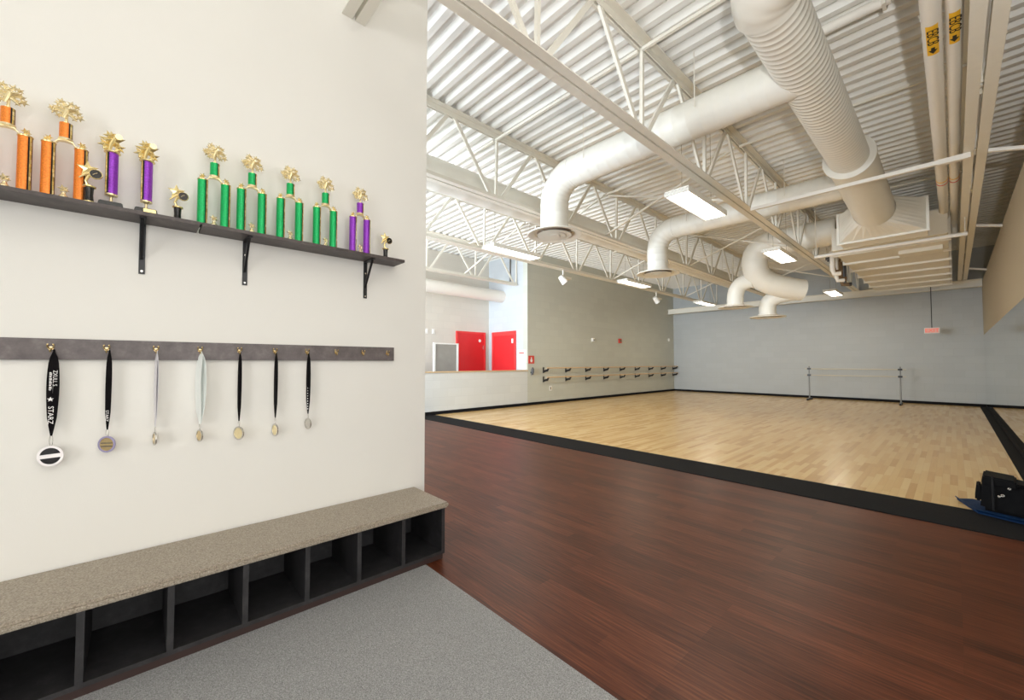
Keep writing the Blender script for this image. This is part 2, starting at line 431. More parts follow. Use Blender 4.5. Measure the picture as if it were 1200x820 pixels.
JL = ['wide roof joist of two flat angles beside the white labelled pipes',
      'long white roof joist crossing in front of the curved air ducts',
      'white roof joist alongside the long grey-white straight duct',
      'roof joist between the straight duct and the block wall with ballet bars',
      'roof joist over the alcove with the red doors']
make_joist(JX[0], JL[0], 1.25, YB-.02); make_joist(JX[1], JL[1], 1.25, YB-.02); make_joist(JX[2], JL[2], 1.25, YB-.02)
make_joist(JX[3], JL[3], 1.25, YB-.02); make_joist(JX[4], JL[4], -1.5, YC-.02)
# girder over the entry, ends on the cream partition
g = thing('entry_girder', 'short visible end of a double-angle girder on the cream partition', 'girder', (-2.9, 1.12, 3.93))
for nm, z, s in (('bottom_chord', 3.93, 1), ('top_chord', 5.03, -1)):
    t = MB()
    for sd in (-1, 1):
        a, b = sorted((1.12+sd*.012, 1.12+sd*.085)); t.box(XP+.002, a, min(z, z+s*.012), 4.15, b, max(z, z+s*.012))
        a, b = sorted((1.12+sd*.012, 1.12+sd*.024)); t.box(XP+.002, a, min(z+s*.012, z+s*.08), 4.15, b, max(z+s*.012, z+s*.08))
    t.build(nm, 'steel', g, world=True)
for i in range(7):
    xa = XP+.15+i
    MB().bar((xa, 1.12, 3.98), (xa+.5, 1.12, 4.98), .05, .03, (0, 1, 0)).build('web_diagonal', 'steel', g, world=True)
    MB().bar((xa+.5, 1.12, 4.98), (xa+1, 1.12, 3.98), .05, .03, (0, 1, 0)).build('web_diagonal', 'steel', g, world=True)

# bridging bars between joists
BY = [(4.1, 'first row'), (7.15, 'second row'), (11.1, 'third row'), (16.2, 'last row')]
BAY = ['pipe bay', 'curved duct bay', 'straight duct bay', 'block wall bay']
for i, (y, yl) in enumerate(BY):
    for b in range(4):
        xa, xb = JX[b], JX[b+1]
        if b == 3 and y > YC: continue
        o = MB().bar((xa-.03, y, ZT-.02), (xb+.03, y, ZT-.02), .035, .035).build('bridging_bar', 'steel')
        tag(o, f'level brace bar close under the deck, {BAY[b]}, {yl}', 'brace', 'joist bridging')
        if b == 0 or i == 0: continue
        o = MB().bar((xa-.03, y-.045, ZT-.04), (xb+.03, y-.045, ZB+.09), .035, .03).build('bridging_bar', 'steel')
        tag(o, f'slanting brace bar, low end outward, {BAY[b]}, {yl} from entry', 'brace', 'joist bridging')
        if b == 2: continue
        o = MB().bar((xa-.03, y+.05, ZB+.09), (xb+.03, y+.05, ZT-.04), .035, .03).build('bridging_bar', 'steel')
        tag(o, f'slanting brace bar, high end outward, {BAY[b]}, {yl} from entry', 'brace', 'joist bridging')
    if i: 
        o = MB().bar((JX[0]+.1, y+.3, ZB-.02), (XM, y+.3, ZB-.10), .04, .04).build('bridging_bar', 'pipe')
        tag(o, f'stub brace bar from joist to tan bulkhead, {yl} from entry', 'brace', 'joist bridging')
o = MB().bar((JX[0]-.1, 7.42, ZB-.03), (JX[1]+.1, 7.42, ZB-.03), .05, .05).box(JX[0]-.32, 7.385, ZB-.065, JX[0]-.04, 7.455, ZB-.002).build('bridging_bar', 'pipe')
tag(o, 'long white level bar crossing below the spiral duct and pipes', 'brace', 'joist bridging')
d = thing('sprinkler_pipe', 'long white level pipe crossing below the square hood', 'pipe', (-.85, 10.64, 3.66))
MB().cyl((JX[0]-.02, 10.66, 3.66), (-1.98, 10.66, 3.66), .035, 14).build('pipe_run', 'pipe', d, True, world=True)
for x in (JX[0]-.05, -1.95): MB().cyl((x, 10.66, 3.69), (x, 10.66, DZ-.005), .008, 6).build('hanger_rod', 'steel', d, world=True)

# steel beam along the back wall
b = thing('steel_beam', 'tan steel beam across the top of the back wall', 'beam', (-4.4, 18.9, 3.72))
t = MB().box(XL+.01, 18.80, 3.72, XM-.01, 19.0, 3.74).box(XL+.01, 18.80, 3.93, XM-.01, 19.0, 3.95).box(XL+.01, 18.89, 3.74, XM-.01, 18.91, 3.93)
t.build('beam_body', 'steel', b, world=True)

# ------------------------------------------------------------------ ducts
def spiral(mb, p, q, r, seg=36, step=.11, ridge=.006):
    p, q = Vector(p), Vector(q); L = (q-p).length; d = (q-p)/L; pts, rr = [], []
    n = max(1, int(L/step))
    for i in range(n):
        s0 = L*i/n; sp = L/n
        for f, k in ((0, 0), (.70, 0), (.78, 1), (.92, 1)): pts.append(p+d*(s0+sp*f)); rr.append(r+ridge*k)
    pts.append(q); rr.append(r)
    return mb.tube(pts, rr, seg)
def diffuser(parent, c, R, neck):
    t = MB(); x, y, z = c
    t.lathe([(neck, .10), (neck+.012, .10), (neck+.02, .045), (R*.9, .03), (R, .016), (R, 0), (R*.95, -.002), (R*.74, .022), (R*.73, .034), (neck-.01, .05)], c, 44)
    o = t.build('diffuser', 'duct', parent, True, world=True)
    t = MB()
    for r0, r1, zl in ((.64, .50, .002), (.42, .29, -.005), (.21, .12, -.011)):
        t.lathe([(R*r0, zl), (R*r1, zl+.026), (R*r1, zl+.020), (R*r0-.004, zl-.008), (R*r0, zl-.008)], c, 36)
    t.lathe([(R*.10, -.008), (R*.10, 0), (R*.03, .018)], c, 20)
    for k in range(3):
        q = 2*PI*k/3+.4; t.bar((x, y, z+.028), (x+R*.72*math.cos(q), y+R*.72*math.sin(q), z+.028), .008, .006)
    t.build('diffuser_cone', 'duct', o, True, world=True)
    MB().cyl((x, y, z+.040), (x, y, z+.046), R*.735, 36).build('diffuser_gap_disc', 'gapshade', o, world=True)  # disc closing the ring gaps, their shade put in as colour
def branch(label, xs, xe, y, z, r, zend, R, re=.42):
    d = thing('branch_duct', label, 'air duct', (xe, y, zend), 'branch ducts with round diffusers')
    spiral(MB(), (xs, y, z), (xe+re, y, z), r, 32, .16, .004).build('duct_run', 'duct', d, True, world=True)
    pts = arc((xe+re, y, z-re), re, PI/2, PI, (1, 0, 0), (0, 0, 1), 20); rr = [r+(.006 if i % 4 == 0 else 0) for i in range(21)]
    MB().tube(pts, rr, 32).build('elbow', 'duct', d, True, world=True, sharp=60)
    spiral(MB(), (xe, y, z-re), (xe, y, zend+.06), r, 32, .16, .004).build('duct_drop', 'duct', d, True, world=True)
    diffuser(d, (xe, y, zend), R, r+.01)
    for xh in (xs-1.0, xe+re+.35):
        MB().cyl((xh, y-r-.01, z), (xh, y-r-.01, DZ-.005), .006, 6).build('hanger_rod', 'steel', d, world=True)
branch('nearest curved air duct, dropping to the largest round diffuser', -.98, -4.36, 4.95, 4.38, .226, 3.47, .44)
branch('second curved air duct, dropping behind the first ceiling lamp', -.98, -4.52, 8.67, 4.38, .226, 3.41, .46)

d = thing('spiral_duct', 'fat white ribbed spiral trunk duct running to the square hood', 'air duct', (-.97, 7, 4.38))
spiral(MB(), (-.97, 3.75, 4.38), (-.97, 7.55, 4.38), .232, 40, .08, .0042).build('ribbed_run', 'duct', d, True, world=True)
re = .30
pts = arc((-.97+re, 3.75, 4.38), re, PI, 1.5*PI, (1, 0, 0), (0, 1, 0), 16)
MB().tube(pts, [.25+(.005 if i % 4 == 0 else 0) for i in range(17)], 40).build('elbow', 'duct', d, True, world=True, sharp=60)
spiral(MB(), (-.97+re, 3.45, 4.38), (2.6, 3.45, 4.38), .235, 36, .16, .004).build('cross_run', 'duct', d, True, world=True)
MB().lathe([(.23, -.02), (.31, -.02), (.315, 0), (.315, .03), (.295, .04), (.29, .16), (.275, .16)], (-.97, 7.55, 4.38), 40, Matrix.Rotation(-PI/2, 3, 'X')).build('collar', 'duct', d, True, world=True)
MB().tube([(-.95, 7.6, 4.36), (-.90, 9.55, 4.08)], [.285, .285], 40).build('smooth_run', 'duct', d, True, world=True)
# hood: round to square
t = MB(); ring = []; n = 32
cx, cz = -.90, 4.085
def sq(a, w, h): 
    c, s_ = math.cos(a), math.sin(a); k = 1/max(abs(c), abs(s_)); return c*k*w, s_*k*h
A = [t.bm.verts.new((cx+.29*math.cos(2*PI*k/n), 9.5, cz+.29*math.sin(2*PI*k/n))) for k in range(n)]
B = []
for k in range(n):
    u, v = sq(2*PI*k/n, .60, .275); B.append(t.bm.verts.new((-.86+u, 9.98, 3.975+v)))
for k in range(n): t.face([A[k], A[(k+1) % n], B[(k+1) % n], B[k]])
t.box(-1.46, 9.98, 3.70, -.26, 10.5, 4.25)
t.build('square_hood', 'duct', d, world=True)
t = MB(); t.box(-1.49, 9.96, 3.67, -.23, 10.0, 3.705).box(-1.49, 9.96, 4.245, -.23, 10.0, 4.28).box(-1.49, 9.96, 3.705, -1.455, 10.0, 4.245).box(-.265, 9.96, 3.705, -.23, 10.0, 4.245)
t.build('hood_flange', 'duct', d, world=True)

# air handler behind the hood
d = thing('air_handler', 'long tan duct box hanging behind the square hood', 'air handler', (-.8, 14, 3.72))
MB().box(-1.72, 10.9, 3.78, -.02, 18.3, 4.25).build('casing', 'steel', d, bevel=.01, world=True)
for i in range(7):
    y = 11.35+i*1.1
    MB().box(-1.76, y, 3.735, .02, y+.06, 4.29).build('casing_flange', 'steel', d, world=True)
MB().box(-.75, 11.9, 3.70, -.1, 12.25, 3.78).build('drip_pan', 'steel', d, world=True)
# valve manifold by the joist
d = thing('valve_manifold', 'cluster of short upright valve pipes at the edge of the tan duct box', 'pipe cluster', (-1.95, 13, 3.45))
for i, (yy, z0, rr, m) in enumerate(((12.2, 3.52, .05, 'pipe'), (12.4, 3.62, .03, 'insul'), (12.65, 3.42, .045, 'pipe'), (12.95, 3.5, .055, 'insul'), (13.3, 3.40, .04, 'insul'), (13.7, 3.46, .05, 'darkgrey'))):
    MB().tube([(-1.78, yy, 4.3), (-1.86, yy, 4.3), (-1.92, yy, 4.24), (-1.92, yy, z0+.1), (-1.90, yy+.03, z0), (-1.78, yy+.08, z0)], rr, 12).build('valve_pipe', m, d, True, world=True)
    MB().cyl((-1.97, yy, 3.9), (-2.05, yy, 3.9), .035, 10).build('valve_handle', 'darkgrey', d, True, world=True)
MB().cyl((-1.92, 12.12, 4.02), (-1.92, 13.9, 4.02), .04, 12).build('header_pipe', 'pipe', d, True, world=True)

d = thing('straight_duct', 'long straight grey-white duct running beside the roof joist', 'air duct', (-5.27, 9, 4.25))
spiral(MB(), (-5.27, 1.3, 4.25), (-5.27, 16.2, 4.25), .235, 32, .5, .004).build('duct_run', 'duct', d, True, world=True)
for y in (2.6, 5.6, 8.6, 11.6, 14.6):
    MB().cyl((-5.27, y, 4.48), (-5.27, y, DZ-.005), .007, 6).build('hanger_rod', 'steel', d, world=True)

# far double outlet
d = thing('twin_outlet_duct', 'far thick curving duct with two small elbows and round diffusers', 'air duct', (-3.3, 12, 2.6))
pts = [Vector((-2.6, 11.0, 4.5)), Vector((-3.1, 11.3, 4.45))]+arc((-3.2, 11.6, 4.15), .3, PI/2, PI, (1, 0, 0), (0, 0, 1), 6)
def bez(p0, p1, p2, p3, n=18):
    p0, p1, p2, p3 = map(Vector, (p0, p1, p2, p3))
    return [p0*(1-t_)**3+p1*3*t_*(1-t_)**2+p2*3*t_*t_*(1-t_)+p3*t_**3 for t_ in [i/n for i in range(n+1)]]
pts = arc((-3.05, 11.75, 4.02), .40, PI/2, PI, (1, 0, 0), (0, 0, 1), 8)+bez((-3.45, 11.75, 3.96), (-3.45, 11.8, 3.62), (-3.35, 12.0, 3.42), (-2.62, 12.6, 3.27))
MB().tube(pts, [.31-.0015*i+(.006 if i % 3 == 0 else 0) for i in range(len(pts))], 36).build('trunk_elbow', 'duct', d, True, world=True, sharp=60)
spiral(MB(), (-3.05, 11.75, 4.42), (-1.74, 11.75, 4.42), .305, 32, .25, .004).build('trunk_feed', 'duct', d, True, world=True)
for (p0, p1, p2, p3, zend) in (((-3.45, 11.85, 3.55), (-3.8, 11.95, 3.62), (-4.02, 12.0, 3.5), (-4.02, 12.0, 3.1), 2.90), ((-2.70, 12.5, 3.22), (-3.10, 12.58, 3.20), (-3.42, 12.64, 3.20), (-3.42, 12.64, 2.85), 2.63)):
    MB().tube(bez(p0, p1, p2, p3, 12)+[Vector((p3[0], p3[1], zend+.05))], [.2+(.005 if i % 3 == 0 else 0) for i in range(14)], 28).build('outlet_elbow', 'duct', d, True, world=True, sharp=60)
    diffuser(d, (p3[0], p3[1], zend), .43, .21)

# alcove pipe
o = MB().tube([(-10.6, 1.0, 3.72), (-10.6, YC, 3.68)], .2, 24).build('alcove_duct', 'pipe', None, True)
tag(o, 'fat white round pipe high on the beige alcove wall', 'air duct')

# roof pipes with labels
def roof_pipe(x, r, y1, label, laby):
    z = 4.2
    p = thing('roof_pipe', label, 'pipe', (x, 6, z), 'pair of white roof pipes')
    MB().cyl((x, 1.4, z), (x, y1, z), r, 24).build('pipe_run', 'pipe', p, True, world=True)
    MB().tube([(x, y1, z), (x, y1+.25, z), (x, y1+.42, z-.06), (x, y1+.5, z-.22)], r*.85, 20).build('pipe_elbow', 'white', p, True, world=True)
    t = MB(); n = 10; a0, a1 = -PI/2-.62, -PI/2+.62; rr = r+.0015
    P = []
    for k in range(n+1):
        a = a0+(a1-a0)*k/n; P.append((x+rr*math.cos(a), z+rr*math.sin(a)))
    A = [t.bm.verts.new((u, laby, w)) for u, w in P]; B = [t.bm.verts.new((u, laby+.46, w)) for u, w in P]
    for k in range(n): t.face([A[k], A[k+1], B[k+1], B[k]])
    lb = t.build('pipe_label', 'yellow', p, world=True)
    lb['label'] = 'yellow marker label with black lettering and arrow'
    t = MB()
    text_mesh('EBCB', .10, basis((x, laby+.17, z-rr-.0012), (0, 1, 0), (1, 0, 0)), t, .0004)
    zz = z-rr-.002
    t.prism([(x-.012, laby+.33, zz), (x+.012, laby+.33, zz), (x+.012, laby+.37, zz), (x+.028, laby+.37, zz), (x, laby+.43, zz), (x-.028, laby+.37, zz), (x-.012, laby+.37, zz)], (0, 0, .0006))
    t.build('pipe_lettering', 'black', lb, world=True)
    for y in (8.95, 9.1):
        MB().cyl((x, y, z), (x, y+.03, z), r+.003, 20).build('pipe_mark', 'signred' if y > 9 else 'yellow', p, world=True)
    for y in (3.2, 6.2, 10.5):
        MB().cyl((x, y, z+r), (x, y, DZ-.005), .007, 6).build('hanger_rod', 'steel', p, world=True)
roof_pipe(-.062, .062, 11.5, 'white roof pipe with yellow label, next to the spiral duct', 4.70)
roof_pipe(.066, .052, 11.6, 'white roof pipe with yellow label, next to the flat-angle joist', 4.66)

d = thing('deck_pipe', 'short white level pipe close under the deck beside the spiral duct', 'pipe', (-.9, 5.25, 4.9))
MB().cyl((-1.35, 5.25, 4.90), (-.33, 5.25, 4.90), .05, 18).build('pipe_run', 'pipe', d, True, world=True)
for x in (-1.3, -.38): MB().box(x-.015, 5.19, 4.84, x+.015, 5.31, DZ-.002).build('pipe_strap', 'steel', d, world=True)

# ------------------------------------------------------------------ ceiling lamps
def make_lamp(label):
    r = thing('ceiling_lamp', label, 'ceiling lamp', (0, 0, 0), 'fluorescent ceiling lamps')
    w, l = .17, .66
    t = MB(); t.box(-w, -l, .05, w, l, .075)
    t.hull8([(-w, -l, 0), (-w+.015, -l, 0), (-w+.05, -l, .05), (-w, -l, .05), (-w, l, 0), (-w+.015, l, 0), (-w+.05, l, .05), (-w, l, .05)])
    t.hull8([(w-.015, -l, 0), (w, -l, 0), (w, -l, .05), (w-.05, -l, .05), (w-.015, l, 0), (w, l, 0), (w, l, .05), (w-.05, l, .05)])
    t.box(-w, -l-.012, 0, w, -l, .075); t.box(-w, l, 0, w, l+.012, .075)
    t.build('housing', 'reflector', r)
    for x in (-.105, -.035, .035, .105):
        MB().cyl((x, -l+.02, .028), (x, l-.02, .028), .02, 12).build('lamp_tube', 'lamp', r, True)
    t = MB()
    for k in range(7): t.tube([(-w+.02+k*.05, -l-.01, .0), (-w+.02+k*.05, -l-.045, -.005), (-w+.02+k*.05, -l-.05, .03), (-w+.02+k*.05, -l-.012, .06)], .006, 6)
    t.build('end_guard', 'white', r)
    for y in (-.5, .5):
        MB().cyl((0, y, .075), (0, y, 1.3), .004, 6).build('hanger_wire', 'nickel', r)
    return r
lamps = [(-2.50, 6.0, 3.68, 'brightest ceiling lamp, beside the second curved duct'),
         (-6.22, 5.75, 3.68, 'ceiling lamp over the half wall, below the nearest diffuser'),
         (-6.30, 10.7, 3.68, 'ceiling lamp before the grey block wall, under the second diffuser'),
         (-2.50, 10.2, 3.68, 'ceiling lamp above the far twin diffusers, along the long joist'),
         (-6.55, 16.3, 3.68, 'small far ceiling lamp over the corner with the ballet bars'),
         (-2.67, 17.0, 3.68, 'ceiling lamp nearest the back wall, past the twin diffusers')]
first = make_lamp(lamps[0][3]); first.location = lamps[0][:3]
for x, y, z, l in lamps[1:]: dup(first, (x, y, z), l)

# ------------------------------------------------------------------ cubby bench
b = thing('cubby_bench', 'low cubby bench with speckled tan top along the cream wall', 'bench', (-2.72, .6, 0))
xf, y0, y1 = -2.487, -1.05, 1.635
o = MB().box(XP+.001, y0, .371, xf+.035, y1+.015, .409).build('bench_top', 'counter', b, bevel=.012, world=True)
MB().box(XP+.001, y0, .05, XP+.02, y1, .371).build('back_panel', 'laminate', b, world=True)
MB().box(XP+.02, y0, .045, xf, y1, .066).build('bottom_shelf', 'laminate', b, world=True)
MB().box(XP+.02, y0, 0.0065, xf-.012, y1-.01, .045).build('toe_kick', 'toe', b, world=True)
for y in [-.745, -.45, -.155, .135, .43, .725, 1.02, 1.315]:
    MB().box(XP+.02, y-.0125, .066, xf, y+.0125, .371).build('divider', 'laminate', b, world=True)
MB().box(XP+.02, y1-.025, .066, xf, y1, .371).build('side_panel', 'laminate', b, world=True)

# ------------------------------------------------------------------ coat rail
b = thing('coat_rail', 'dark slate board with ten small brass hooks on the cream wall', 'coat rail', (XP, .5, 1.413))
MB().box(XP+.001, -1.2, 1.413, XP+.02, 1.455, 1.515).build('rail_board', 'rail', b, bevel=.0015, world=True)
HY = [-.31+.1895*i for i in range(10)]
for y in HY:
    t = MB(); x = XP+.02
    t.cyl((x, y, 1.468), (x+.004, y, 1.468), .009, 14)
    t.tube([(x+.002, y, 1.466), (x+.010, y, 1.458), (x+.018, y, 1.452), (x+.026, y, 1.452), (x+.031, y, 1.460)], .0036, 8)
    for s in (-1, 1):
        t.tube([(x+.003, y, 1.466), (x+.012, y+s*.008, 1.470), (x+.018, y+s*.011, 1.477), (x+.020, y+s*.009, 1.485)], .0034, 8)
        t.ball((x+.020, y+s*.009, 1.486), .0045, seg=8)
    t.ball((x+.031, y, 1.461), .0045, seg=8)
    t.build('hook', 'brass', b, True, world=True)

# ------------------------------------------------------------------ medals
def strand(t, pts, w, th=.0012, facing=None):
    """flat ribbon through pts; width direction per point"""
    n = len(pts); V = []
    for i, (p, wd, ww) in enumerate(pts):
        p = Vector(p); wd = Vector(wd).normalized(); a = pts[max(0, i-1)][0]; c = pts[min(n-1, i+1)][0]
        d = (Vector(c)-Vector(a)).normalized(); nn = d.cross(wd).normalized()*th/2
        V.append([t.bm.verts.new(p-wd*ww/2-nn), t.bm.verts.new(p+wd*ww/2-nn), t.bm.verts.new(p+wd*ww/2+nn), t.bm.verts.new(p-wd*ww/2+nn)])
    for A, B in zip(V, V[1:]):
        for k in range(4): t.face([A[k], A[(k+1) % 4], B[(k+1) % 4], B[k]])
    t.face(list(reversed(V[0]))); t.face(V[-1])
def medal(label, y, spread, zs, disc_r, turn, ribbon, facemat, rimmat, width=.020, sq_=1.0, zc=None, side=1.0, letters=None):
    x = XP+.043; zt = 1.4535
    r = thing('medal', label, 'medal', (x, y, zs), 'medals on the coat rail')
    t = MB(); N = 14
    ct, st = math.cos(turn), math.sin(turn)     # ribbon width direction in plan
    for sd in (-1, 1):
        pts = []
        for i in range(N+1):
            f = i/N; b_ = math.sin(PI*f**.8)
            z = zt-(zt-zs)*f
            off = sd*spread*b_
            wd = (st*1.0, ct, 0) if True else None
            pts.append(((x+sd*.0016+off*.12*st, y+off*side, z), wd, width*(.35+.65*min(1, b_*1.9))))
        strand(t, pts, width)
    t.tube([(x-.006, y, zt-.004), (x-.004, y, zt+.004), (x, y, zt+.006), (x+.004, y, zt+.003)], .0035, 8)
    rb = t.build('ribbon', ribbon, r, world=True)
    zc = zc or zs-.055
    top = zc+disc_r*sq_
    t = MB(); hr = (zs-top)/2+.004; t.tube([(x+.006*math.cos(q)*st, y+.006*math.cos(q)*ct, (zs+top)/2+.001+hr*math.sin(q)) for q in [2*PI*i/16 for i in range(16)]], .0011, 8, closed=True)
    t.build('ring', 'nickel', r, True, world=True)
    nrm = Vector((ct, -st, 0)); eu = Vector((st, ct, 0)); ez = Vector((0, 0, 1)); c = Vector((x, y, zc))
    def disc(R0, R1, d0, d1):
        tt = MB(); k = 36
        def ringv(R, d): return [tt.bm.verts.new(c+eu*R*math.cos(2*PI*i/k)/sq_+ez*R*sq_*math.sin(2*PI*i/k)+nrm*d) for i in range(k)]
        a, b_, cc, dd = ringv(R1, d0), ringv(R1, d1), ringv(R0, d1), ringv(R0, d0)
        for P, Q in ((a, b_), (b_, cc), (cc, dd), (dd, a)):
            for i in range(k): tt.face([P[i], P[(i+1) % k], Q[(i+1) % k], Q[i]])
        return tt
    disc(disc_r*.80, disc_r, -.0025, .0035).build('rim', rimmat, r, True, world=True)
    disc(disc_r*.02, disc_r*.82, -.0018, .0018).build('face', facemat, r, True, world=True)
    return r, rb, (c, nrm, eu)
m1, rb1, (c, nrm, eu) = medal('large oval medal with dark face, silver band and black printed ribbon', HY[0]+.013, .011, 1.052, .047, .30, 'ribbonblack', 'blackgloss', 'silver', .022, 1.02, .957)
ez = Vector((0, 0, 1)); t = MB()
a = [c+nrm*.0022+eu*u+ez*w for u, w in ((-.038, -.012), (.037, -.006), (.038, .012), (-.036, .006))]
t.prism(a, nrm*.0015); t.build('silver_band', 'silver', m1, world=True)
def ribbon_print(root, rb, y, txt, z0, size, side, sx=1.):
    """white lettering running down a ribbon"""
    t = MB(); x = XP+.043+.0045
    text_mesh(txt, size, basis((x, y, z0), (0, 0, -1), (0, 1, 0)), t, .0004, sx)
    t.build('ribbon_lettering', 'print', rb, world=True)
ribbon_print(m1, rb1, HY[0]+.0085, 'STARZ', 1.150, .025, -1, 1.15)
t = MB()
for k in range(13): t.box(XP+.0475, HY[0]+.001, 1.268+k*.0068, XP+.0483, HY[0]+.001+(.0085 if k % 3 else .0065), 1.268+k*.0068+(.0046 if k % 2 else .0034))
t.build('ribbon_lettering', 'print', rb1, world=True)
ribbon_print(m1, rb1, HY[0]+.019, 'ZXULL S', 1.325, .020, 1, 1.0)
t = MB().star((XP+.0478, HY[0]+.007, 1.225), .012, .0008, tilt=Matrix.Identity(3)); t.build('ribbon_star', 'print', rb1, world=True)
m2, rb2, (c, nrm, eu) = medal('round medal with lilac rim, gold face and narrow black ribbon', HY[1]+.012, .0035, 1.06, .040, .62, 'ribbonblack', 'brass', 'lilac', .020, 1.02, .987)
ribbon_print(m2, rb2, HY[1]+.009, 'STARZ', 1.13, .016, -1, 1.2)
t = MB(); 
for w in (-.012, .004): t.prism([c+nrm*.002+eu*u+ez*(w+dw) for u, dw in ((-.026, 0), (.026, 0), (.026, .004), (-.026, .004))], nrm*.001)
t.build('face_bars', 'darkgrey', m2, world=True)
medal('edge-on bronze medal on a lilac-white ribbon', HY[2]+.004, .004, 1.055, .035, 1.40, 'ribbonlilac', 'brass', 'nickel', .050, 1.0, .992)
medal('edge-on medal on a wide white ribbon bulging open', HY[3]+.006, .013, 1.05, .034, 1.25, 'ribbonwhite', 'brass', 'nickel', .062, 1.0, .985)
medal('silver-gold medal turned partly sideways on a thin black ribbon, fifth from the wall edge', HY[4]+.003, .003, 1.05, .040, 1.05, 'ribbonblack', 'palegold', 'nickel', .022, 1.0, .977)
medal('silver medal nearly edge-on, its black ribbon bent at the bottom', HY[5]+.006, .003, 1.052, .039, 1.35, 'ribbonblack', 'palegold', 'nickel', .034, 1.0, .975)
m7, rb7, _ = medal('last medal beside the empty hooks, black ribbon with white dots', HY[6]+.008, .005, 1.06, .036, 1.30, 'ribbonblack', 'nickel', 'nickel', .028, 1.0, .995)
t = MB()
for k in range(9): t.box(XP+.0460, HY[6]+.002, 1.09+k*.017, XP+.0470, HY[6]+.010, 1.097+k*.017)
t.build('ribbon_dots', 'print', rb7, world=True)

# ------------------------------------------------------------------ shelves
ZS = 2.147
def shelf(label, ya, yb, brackets):
    s = thing('wall_shelf', label, 'shelf', (XP, (ya+yb)/2, ZS), 'trophy shelves')
    MB().box(XP+.001, ya, ZS, -2.768, yb, ZS+.02).build('shelf_board', 'shelf', s, bevel=.0015, world=True)
    for y in brackets:
        t = MB()
        t.box(XP+.001, y-.013, 1.875, XP+.006, y+.013, ZS)
        t.box(XP+.006, y-.013, ZS-.006, XP+.15, y+.013, ZS-.0005)
        t.bar((XP+.008, y, 1.955), (XP+.135, y, ZS-.008), .010, .006, (0, 0, 1))
        t.bar((XP+.008, y-.007, 1.955), (XP+.135, y-.007, ZS-.008), .004, .012, (0, 0, 1))
        br = t.build('bracket', 'blackmetal', s, world=True)
        t = MB()
        for z in (1.89, 1.97, 2.06): t.cyl((XP+.006, y, z), (XP+.0085, y, z), .0055, 10)
        t.build('screw', 'nickel', br, True, world=True)
shelf('shelf board holding the orange and purple single-column trophies', -1.3, .232, [-.62, .003])
shelf('shelf board holding the green trophies, ends short of the wall edge', .243, 1.455, [.472, 1.228])
ZTOP = ZS+.0205

# ------------------------------------------------------------------ trophies
def hexcol(t, x, y, z0, z1, r, seg=12):
    t.cyl((x, y, z0), (x, y, z1), r, seg)
def starburst(t, x, y, z, R):
    """dancer in a burst of stars"""
    t.lathe([(R*.30, 0), (R*.32, .004), (R*.14, .010), (R*.10, .02)], (x, y, z), 14)
    t.tube([(x, y, z+.012), (x+.003, y+.002, z+R*.9)], .005, 8)
    t.star((x, y, z+R*1.2), R*.80, .010, rot=.2)
    for k in range(13):
        a = PI*(-.22+1.44*k/12); rr = R*(.66+.26*((k*5) % 3)/2)
        c = (x+.007*((k % 3)-1), y+rr*math.cos(a), z+R*1.15+rr*math.sin(a))
        t.star(c, R*(.30+.06*(k % 2)), .006, rot=k*.7)
        t.tube([(x, y, z+R*1.0), c], .0022, 6)
    t.ball((x+.010, y, z+R*1.62), R*.14, seg=8)
    t.tube([(x+.010, y-R*.15, z+R*.45), (x+.012, y, z+R*.95), (x+.010, y+.004, z+R*1.45)], [.005, .009, .006], 8)
    t.tube([(x+.010, y-R*.6, z+R*1.75), (x+.012, y, z+R*1.35), (x+.010, y+R*.6, z+R*1.5)], .004, 6)
    t.tube([(x+.010, y, z+R*.95), (x+.012, y+R*.35, z+R*.7), (x+.008, y+R*.6, z+R*.45)], [.006, .005, .003], 6)
def patch(t, y, z0, z1, r, a0, a1, n=6):
    """thin strip wrapped on a column"""
    V = []
    for i in range(n+1):
        a = a0+(a1-a0)*i/n; V.append([t.bm.verts.new((rr*math.cos(a), y+rr*math.sin(a), zz)) for rr, zz in ((r, z0), (r+.0012, z0), (r+.0012, z1), (r, z1))])
    for A, B in zip(V, V[1:]):
        for k in range(4): t.face([A[k], A[(k+1) % 4], B[(k+1) % 4], B[k]])
    t.face(V[0]); t.face(list(reversed(V[-1])))
    return t
def stripe(c, y, z0, z1, r, a):
    t = patch(MB(), y, z0, z1, r, a, a+.80)
    t.build('column_stripe', 'blackgloss', c)
    patch(MB(), y, z0, z1, r+.0012, a+.22, a+.52).build('gold_stripe', 'stripe', c)
def cupfigure(t, x, y, z, s):
    t.lathe([(.013*s, 0), (.014*s, .004*s), (.007*s, .012*s), (.005*s, .02*s)], (x, y, z), 12)
    t.star((x, y-.002*s, z+.034*s), .016*s, .004*s, rot=.2)
    t.star((x+.002, y+.006*s, z+.028*s), .010*s, .003*s, rot=.7)
PX = -2.855
